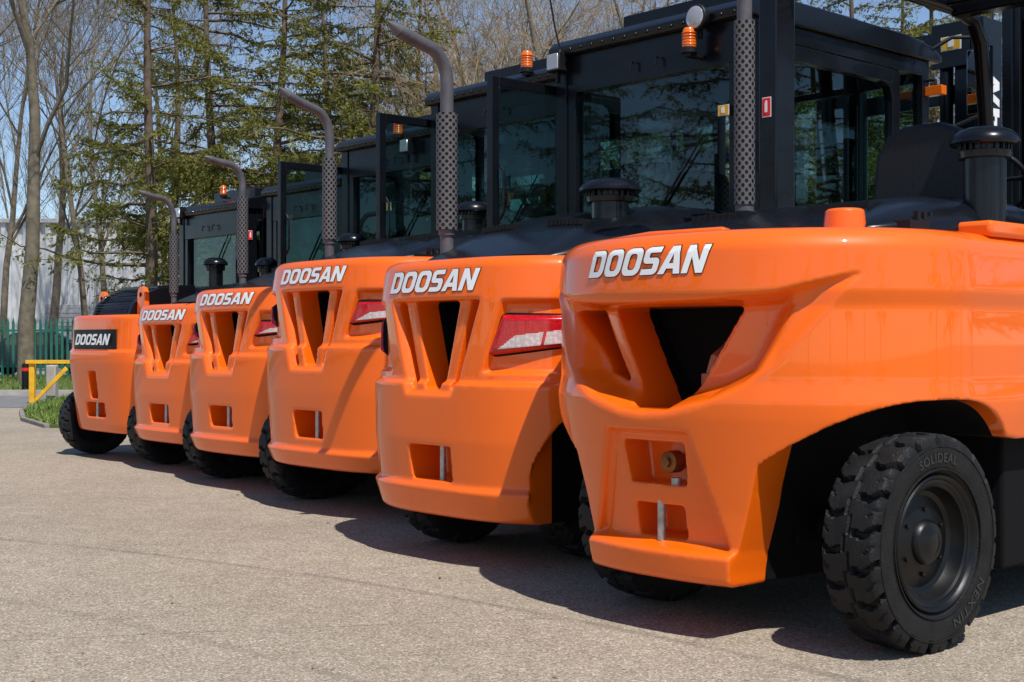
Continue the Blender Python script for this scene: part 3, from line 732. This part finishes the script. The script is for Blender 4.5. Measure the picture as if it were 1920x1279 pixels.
M_ROAD=simple('road_asphalt',(.17,.17,.17),.9,0,0,.2,3,.3,80)
M_KERB=simple('kerb_concrete',(.38,.35,.31),.85,0,0,.2,5,.2,60)
M_GRASS=simple('grass_soil',(.08,.11,.022),.9,0,0,.4,4,.5,30)
b=MB(); b.add([(-60,23,.004),(60,23,.004),(60,28,.004),(-60,28,.004)],[(0,1,2,3)]); o=b.obj('road',M_ROAD,smooth=0); o['kind']='structure'
b=MB(); b.box(-80,80,28.15,42,-.05,.10); o=b.obj('verge',M_GRASS,smooth=0); o['kind']='structure'
b=MB(); b.box(-80,80,28,28.149,-.05,.12); o=b.obj('kerb',M_KERB,smooth=0); o['kind']='structure'
gp=[(-6.1,17.6),(-7.0,19.2),(-7.8,21.3),(-8.4,23.5),(-8.9,26.8),(3,26.8),(3,17.6)]
b=MB(); b.prism(gp,-.02,.05,'z'); o=b.obj('grass_verge',M_GRASS,smooth=0); o['kind']='structure'
b=MB(); e=gp[:5]
for i in range(4):
    p,q=Vector(e[i]),Vector(e[i+1]); d=(q-p).normalized(); n=Vector((-d.y,d.x))*.07
    if n.x>0: n=-n
    b.prism([tuple(p-n*.0),tuple(q),tuple(q+n),tuple(p+n)],-.02,.055,'z')
o=b.obj('kerb',simple('worn_kerb',(.22,.20,.17),.9,0,0,.3,5),bevel=.01); o['kind']='structure'
rng=np.random.default_rng(5)
M_GB=simple('grass_blade',(.13,.19,.028),.7,0,0,.4,3)
def blades(name,x0,x1,y0,y1,z,n,inside=None,h=.14):
    V=[];F=[]
    xs=rng.uniform(x0,x1,n); ys=rng.uniform(y0,y1,n)
    for x,y in zip(xs,ys):
        if inside and not inside(x,y): continue
        a=rng.uniform(0,6.28); hh=h*rng.uniform(.4,1.2); w=.012; i=len(V)
        V+=[(x-w*math.cos(a),y-w*math.sin(a),z),(x+w*math.cos(a),y+w*math.sin(a),z),(x+rng.normal()*.04,y+rng.normal()*.04,z+hh)]; F.append((i,i+1,i+2))
    b=MB(); b.add(V,F); o=b.obj(name,M_GB,smooth=0,recalc=False); o['kind']='stuff'; tag(o,'tufts of short green grass on the verge','grass'); return o
def ins(x,y):
    return x>np.interp(y,[17.6,19.2,21.3,23.5,26.8],[-6.1,-7.0,-7.8,-8.4,-8.9])
blades('grass',-8.9,-3,17.7,26.8,.05,16000,ins,.08)
blades('grass',-18,-4,28.2,38,.10,9000,None,.10)
M_DEB=simple('dry_leaf',(.16,.10,.05),.8,0,0,.4,3)
V=[];F=[]
for i in range(420):
    D=rng.uniform(4.4,16); x=rng.uniform(-.42,.30)*D; s=rng.uniform(.003,.011)*(1.8 if i%9==0 else 1); a=rng.uniform(0,6.28); k=len(V)
    for t,(l,w_) in enumerate([(1,0),(.1,.5),(-1,.1),(0,-.5)]):
        V.append((x+s*(l*math.cos(a)-w_*math.sin(a)),D+s*(l*math.sin(a)+w_*math.cos(a)),.004+rng.uniform(0,.5)*s))
    F.append((k,k+1,k+2,k+3))
b=MB(); b.add(V,F); o=b.obj('leaf_litter',M_DEB,smooth=0,recalc=False); o['kind']='stuff'; tag(o,'scattered dead leaves and grit on the asphalt','leaf litter')
# building
M_COR=simple('corrugated_cladding',(.62,.64,.66),.5,0,0,.06,.8)
b=MB(); y0=60; x=-26; pts=[]
while x<-8:
    pts+= [(x,y0),(x+.20,y0),(x+.26,y0+.16),(x+.44,y0+.16),(x+.50,y0)]; x+=.50
n=len(pts); vs=[(p,q,z) for z in(0,6.5) for p,q in pts]
b.add(vs,[(i,i+1,n+i+1,n+i) for i in range(n-1)])
b.box(-26,-8,y0+.2,y0+25,0,6.45)
o=empty('warehouse',(0,0,0)); b.obj('wall',M_COR,o,smooth=0)
M_TRIM=simple('trim_metal',(.45,.46,.47),.5)
b=MB(); b.box(-26.1,-7.9,y0-.12,y0+25.2,6.46,6.66); b.obj('roof',M_TRIM,o,bevel=.02)
b=MB(); b.box(-18.6,-18.0,y0-.2,y0-.05,3.2,4.0); b.obj('vent_box',M_TRIM,o,bevel=.02)
b=MB(); b.box(-15.9,-15.2,y0-.2,y0-.05,4.4,4.9); b.obj('vent_box',M_TRIM,o,bevel=.02)
M_SHUT=simple('shutter_grey',(.40,.41,.42),.5)
b=MB()
for k in range(14): b.box(-21,-17.5,y0-.07,y0-.03,.2*k,.2*k+.18)
b.obj('roller_door',M_SHUT,o,bevel=.01)
tag(o,'pale corrugated metal warehouse behind the green fence','warehouse')
b=MB(); b.box(-45,-27,56,75,0,4.6,0); b.box(-45.2,-26.8,55.8,75.2,4.6,4.9,1)
for k in range(5): b.box(-44+k*3.4,-42.2+k*3.4,55.93,55.99,2.2,3.4,1)
o=b.obj('low_building',[simple('grey_render',(.40,.38,.36),.8,0,0,.15,2),M_TRIM]); tag(o,'low grey building beyond the fence','building')
# fence
b=MB(); x=-22
while x<6:
    b.prism([(x,.12),(x+.07,.12),(x+.07,1.68),(x+.035,1.82),(x,1.68)],38,38.02,'y'); x+=.155
x=-22
while x<6:
    b.box(x-.04,x+.04,38.06,38.14,.1,1.7); x+=2.75
b.box(-22,6,38.021,38.06,.4,.46); b.box(-22,6,38.021,38.06,1.42,1.48)
o=b.obj('palisade_fence',M_GREEN,smooth=0); tag(o,'green steel palisade fence along the verge','fence')
def car(x,y,c,lab):
    root=empty('parked_car',(x,y,0))
    m=simple('car_paint_'+str(x),c,.3,0,.8)
    b=MB(); prof=[(-2.1,.3),(-2.15,.7),(-2.0,.92),(-1.2,1.0),(-.6,1.42),(.8,1.45),(1.5,1.02),(2.05,.9),(2.15,.6),(2.1,.3)]
    b.prism(prof,-.85,.85,'y'); b.obj('body',m,root,bevel=.08,seg=3)
    b=MB(); b.prism([(-1.05,1.02),(-.55,1.36),(.72,1.38),(1.25,1.02)],-.86,.86,'y'); b.obj('window',simple('car_glass_'+str(x),(.03,.04,.05),.05,0,1),root,smooth=0)
    for wx in(-1.35,1.35):
        for wy in(-.80,.80):
            b=MB(); b.rev([(-.1,.18),(-.1,.30),(.1,.30),(.1,.18)],axis='y',n=20); b.obj('wheel',M_RUB,root,loc=(wx,wy,.31))
    tag(root,lab,'car','cars parked behind the fence')
car(-15.2,43,(.02,.03,.045),'dark blue parked car behind the green fence')
car(-20.2,44,(.25,.26,.27),'silver parked car behind the green fence')
# barrier
o=empty('barrier',(-8.85,24.6,0))
b=MB(); b.box(-.05,.05,-.05,.05,0,.80); b.obj('post',M_YEL,o,bevel=.008)
b=MB(); b.box(-.10,1.6,-.085,-.051,.73,.80); b.prism([(.0,.02),(.07,.0),(.68,.62),(.63,.68)],-.084,-.052,'y'); b.obj('boom',M_YEL,o,bevel=.006)
tag(o,'yellow steel swing barrier at the yard edge','barrier')
b=MB(); b.box(-.09,.09,-.09,.09,0,.7); p=b.obj('gate_post',M_KERB,None,bevel=.02,loc=(-8.62,25.0,0)); tag(p,'short weathered concrete gate post beside the barrier','post')
o=empty('bollard',(-10.55,28.9,.1)); b=MB(); b.rev([(-.1,.075),(.5,.075),(.56,.06),(.58,.0005)],n=20); b.obj('post',M_BLK,o)
b=MB(); b.rev([(.40,.0755),(.40,.078),(.47,.078),(.47,.0755)],n=20); b.obj('reflective_band',M_RED,o); tag(o,'black bollard with a red band at the roadside','bollard')
# ------------------------------------------------------------ trees
def barkmat(n,c): return simple(n,c,.9,0,0,.35,6,.6,25)
M_BARK=barkmat('bark',(.17,.14,.10)); M_BARK2=barkmat('bark_brown',(.12,.085,.06)); M_TWIG=simple('twig',(.19,.145,.09),.9); M_TWIG2=simple('dry_twig',(.30,.22,.13),.9)
def leafmat(name,c1,c2,c3):
    m,nt,b=mat(name); L=nt.links.new
    g=nd(nt,'ShaderNodeTexCoord'); n=nd(nt,'ShaderNodeTexNoise'); n.inputs['Scale'].default_value=1.1; n.inputs['Detail'].default_value=6; n.inputs['Roughness'].default_value=.8
    L(g.outputs['Object'],n.inputs['Vector'])
    r=nd(nt,'ShaderNodeValToRGB'); L(n.outputs['Fac'],r.inputs[0]); e=r.color_ramp.elements; e.new(.5)
    for i,(p,c) in enumerate([(.36,c1),(.5,c2),(.62,c3)]): e[i].position=p; e[i].color=(*c,1)
    L(r.outputs[0],b.inputs['Base Color']); b.inputs['Roughness'].default_value=.7
    out=nt.nodes['Material Output']; t=nd(nt,'ShaderNodeBsdfTranslucent'); L(r.outputs[0],t.inputs[0])
    x=nd(nt,'ShaderNodeMixShader'); x.inputs[0].default_value=.35; L(b.outputs[0],x.inputs[1]); L(t.outputs[0],x.inputs[2]); L(x.outputs[0],out.inputs[0])
    return m
M_LEAF=leafmat('larch_needles',(.12,.085,.025),(.165,.175,.030),(.27,.25,.045))
M_LEAF2=leafmat('dry_foliage',(.12,.09,.035),(.20,.16,.06),(.28,.22,.09))
def conifer(seed,H=15,L=3.6,z0=1.6,step=.30,lean=0,dens=1.0,nb=(1,2,3,3)):
    rnd=random.Random(seed); rn=np.random.default_rng(seed)
    tr=MB(); N=12; tp=[]
    for i in range(N+1):
        t=i/N; tp.append(Vector((lean*t*H+.25*math.sin(t*5+seed),.2*math.sin(t*4+seed*2),t*H)))
    tr.tube(tp,[.20*(1-t/N*.9)*H/15 for t in range(N+1)],10)
    Cs=[];As=[];Bs=[]
    z=z0
    while z<H-.3:
        t=z/H; k=t*N; i=int(k); base=tp[i].lerp(tp[min(i+1,N)],k-i)
        for _ in range(rnd.choice(nb)):
            az=rnd.uniform(0,2*math.pi); ln=L*(1-.72*max(0,t-.3)/.7)*rnd.uniform(.45,1.15)*(.75+.25*min(1,t/.2))
            o=Vector((math.cos(az),math.sin(az),0)); dr=rnd.uniform(.05,.40); up=rnd.uniform(0,.32)
            path=[]; ns=7; wob=rnd.gauss(0,.14)
            for q in range(ns+1):
                s=q/ns; path.append(base+o*(ln*s)+Vector((-o.y,o.x,0))*wob*ln*s*s+Vector((0,0,ln*(up*s-dr*s*s+.22*s**3)))+Vector((rnd.gauss(0,.06),rnd.gauss(0,.06),rnd.gauss(0,.06)))*s*ln*.5)
            tr.tube(path,[.045*(1-.85*q/ns)*ln/3 for q in range(ns+1)],4,cap=False)
            side=np.array((-o.y,o.x,0)); oo=np.array(o)
            nt_=int(ln*12*dens*rnd.uniform(.6,1.3))
            for q in range(nt_):
                s=rnd.uniform(.12,1)**.8; f=s*ns; i2=min(int(f),ns-1); p=np.array(path[i2].lerp(path[i2+1],f-i2))
                tl=rnd.uniform(.25,.9)*(1.15-s*.55)*ln/3.4
                td=side*rnd.choice([-1,1])*rnd.uniform(.3,1)+oo*rnd.uniform(0,.9)+np.array((0,0,rnd.uniform(-.70,.35))); td/=np.linalg.norm(td)
                m=max(4,int(tl*28))
                ss=rn.random(m)[:,None]
                c=p+td*tl*ss+rn.normal(size=(m,3))*.03+np.array((0,0,-.12))*ss*ss
                d=td+rn.normal(size=(m,3))*np.array((.5,.5,.5))+np.array((0,0,-.2)); d/=np.linalg.norm(d,axis=1)[:,None]
                e=np.cross(d,rn.normal(size=(m,3))); e/=np.linalg.norm(e,axis=1)[:,None]
                Cs.append(c); As.append(d*rn.uniform(.035,.10,(m,1))); Bs.append(e*rn.uniform(.010,.028,(m,1)))
        z+=step*rnd.uniform(.6,1.4)
    C=np.concatenate(Cs);A=np.concatenate(As);B=np.concatenate(Bs)
    n=len(C); V=np.stack([C-A,C-B,C+A,C+B],1).reshape(-1,3)
    me=bpy.data.meshes.new('crown'); me.vertices.add(n*4); me.vertices.foreach_set('co',V.ravel()); me.loops.add(n*4); me.loops.foreach_set('vertex_index',np.arange(n*4,dtype=np.int32))
    me.polygons.add(n); me.polygons.foreach_set('loop_start',np.arange(0,n*4,4,dtype=np.int32)); me.update(calc_edges=True); me.materials.append(M_LEAF)
    o=tr.obj('trunk',M_BARK2,None,smooth=60); tm=o.data; bpy.data.objects.remove(o)
    return tm,me
def bare(seed,H=13,r0=.2,spread=.75,dens=1,wander=.13,n0=9):
    rnd=random.Random(seed); tr=MB(); cr=MB()
    def grow(p,d,ln,r,lv):
        n=[8,6,4,3,3][lv]; wn=wander*(.5 if lv==0 else 1.1)
        pts=[p.copy()]; cur=p.copy(); dd=d.copy()
        for i in range(n):
            dd=(dd+Vector((rnd.gauss(0,wn),rnd.gauss(0,wn),rnd.gauss(.06,.08)))).normalized()
            cur=cur+dd*(ln/n); pts.append(cur.copy())
        rad=[r*(1-.78*i/n) for i in range(n+1)]
        (tr if lv<2 else cr).tube(pts,rad,[10,6,4,3,3,3][lv],cap=False)
        if lv>=4: return
        nc=[n0,7,6,int(5*dens)][lv]
        for k in range(nc):
            s=rnd.uniform(.28 if lv==0 else .15,1.0); f=s*n; i=min(int(f),n-1); q=pts[i].lerp(pts[i+1],f-i)
            a=rnd.uniform(0,2*math.pi); base=(pts[i+1]-pts[i]).normalized()
            pr=base.cross(Vector((math.cos(a),math.sin(a),.3))).normalized()
            nd_=(base*(1-spread*.55)+pr*spread*rnd.uniform(.6,1.1)+Vector((0,0,.18))).normalized()
            grow(q,nd_,ln*rnd.uniform(.38,.62)*(1.15-.4*s if lv==0 else 1),max(.007,rad[i]*rnd.uniform(.35,.55)),lv+1)
    grow(Vector((0,0,0)),Vector((0,0,1)),H,r0,0)
    o=tr.obj('t',M_BARK,None,smooth=60,recalc=False); tm=o.data; bpy.data.objects.remove(o)
    o=cr.obj('c',M_TWIG,None,smooth=0,recalc=False); cm=o.data; bpy.data.objects.remove(o)
    return tm,cm
CON=[conifer(1,15,3.8,3.2,.36,.06,1.1,(1,2,2,3)),conifer(2,16,4.8,2.0,.36,-.01,1.5,(1,2,2,3)),conifer(7,15,4.4,1.4,.33,.03,1.5,(1,2,2,3))]
BAR=[bare(11,13,.21,.75,1.1,.11,11),bare(12,14,.13,.55,1,.08,11),bare(13,11,.17,.85,1.4)]
def tree(px,D,kind,vi,sc_=1,rz=0,group_='trees behind the yard',label=None,twig=None,xy=None):
    x=(px-960)/2500*D
    if xy: x,D=xy
    nm='larch_tree' if kind=='c' else 'bare_tree'
    e=empty(nm,(x,D,0),rz); e.scale=(sc_,)*3
    tm,cm=(CON if kind=='c' else BAR)[vi]
    t=bpy.data.objects.new('trunk',tm); c=bpy.data.objects.new('crown',cm)
    for q in(t,c): col.objects.link(q); q.parent=e
    if twig: c.material_slots[0].link='OBJECT'; c.material_slots[0].material=twig
    tag(e,label or ('tall larch with drooping olive green branches' if kind=='c' else 'leafless tree with grey brown branches'),'tree',group_)
for a in [(48,34,'b',0,1.05,2.4),(-60,38,'b',0,1.0,2),(165,47,'b',1,1.0,1),(5,49,'b',1,1.1,5),(310,50,'b',1,1.1,2.2),(205,44,'b',1,.9,.2),(95,56,'b',0,1.0,3.1),
          (255,36,'c',0,1.0,0),(400,41,'c',1,1.0,1.3),(340,46,'c',0,1.0,2.6),(530,38,'c',2,1.0,2.5),(690,36,'c',1,1.0,4),(610,47,'c',1,1.0,2),(790,44,'c',0,.95,5),
          (1240,46,'c',2,1.0,1),(1390,43,'c',1,1.0,2),(1500,46,'c',2,1.0,3),(1580,41,'c',1,.95,3.3),(1680,45,'c',2,1,1.1),(1760,42,'c',2,1,4),(1860,46,'c',1,1,5),(1980,44,'c',2,1,6)]:
    tree(*a)
for px,D,s,rz in [(870,38,1.0,0),(960,42,1.05,1),(1050,37,1.0,2),(1140,41,1.0,3),(800,50,1,4),(1010,52,1.1,5),(1260,38,1,1.5),(720,52,1,0.5),(1450,52,1,.9),(1620,54,1,2.9),(1760,52,1,4.4)]:
    tree(px,D,'b',2,s*1.05,rz,label='leafless bushy tree with dense brown twigs',twig=M_TWIG2)
for i,px in enumerate(range(-150,2100,150)):
    tree(px+(i*37)%60,88+(i*13)%20,'b',i%3,1.15,i*1.7,label='distant leafless tree on the skyline')
for i in range(8):
    tree(0,0,'c' if i%2 else 'b',1 if i%2 else i%3,1.0,i*1.3,'trees on the other sides of the yard',label='tree on the opposite side of the yard',xy=(-32+i*9,-36-(i*7)%9))
for i in range(5):
    tree(0,0,'c',1+i%2,.95,i*1.9,'trees on the other sides of the yard',label='larch at the side of the yard',xy=(-29-(i*5)%6,-6+i*5.5))
    tree(0,0,'c',1+i%2,.95,i*2.3,'trees on the other sides of the yard',label='larch at the side of the yard',xy=(33+(i*5)%6,-6+i*6))
def hedge():
    n=34000
    x=rng.uniform(-8,34,n); y=rng.uniform(44,50,n); z=rng.uniform(0,1,n)**1.1*(3.6+1.0*np.sin(x*.9)+.7*np.sin(x*2.3))
    C=np.stack([x,y,z],1); A=rng.normal(size=(n,3))*.10; B=rng.normal(size=(n,3))*.05
    V=np.stack([C-A,C-B,C+A,C+B],1).reshape(-1,3)
    me=bpy.data.meshes.new('hedge'); me.from_pydata(V.tolist(),[],np.arange(n*4).reshape(-1,4).tolist()); me.materials.append(M_LEAF2)
    o=bpy.data.objects.new('undergrowth',me); col.objects.link(o); o['kind']='stuff'; tag(o,'tangled brown undergrowth below the trees','undergrowth')
hedge()
# ------------------------------------------------------------ light, sky, camera
el=R(59); hx,hy=.43,-.903
d=Vector((hx*math.cos(el),hy*math.cos(el),math.sin(el)))
sl=bpy.data.lights.new('sun','SUN'); sl.energy=5.0; sl.angle=R(.55); sl.color=(1,.955,.89)
so=bpy.data.objects.new('sun',sl); col.objects.link(so); so.rotation_euler=(-d).to_track_quat('-Z','Y').to_euler(); so.location=(5,-10,20)
w=bpy.data.worlds.new('World'); sc.world=w; w.use_nodes=True; nt=w.node_tree
sky=nt.nodes.new('ShaderNodeTexSky'); sky.sky_type='NISHITA'; sky.sun_disc=False; sky.sun_elevation=el; sky.sun_rotation=math.atan2(hx,hy)
sky.air_density=.8; sky.dust_density=0; sky.ozone_density=2.0
nt.links.new(sky.outputs[0],nt.nodes['Background'].inputs[0]); nt.nodes['Background'].inputs[1].default_value=.135
cam=bpy.data.cameras.new('camera'); cam.lens=2500/1920*36; cam.sensor_width=36; cam.clip_end=2000
co=bpy.data.objects.new('camera',cam); col.objects.link(co); co.location=(0,0,1.15); co.rotation_euler=(R(90),0,0); sc.camera=co
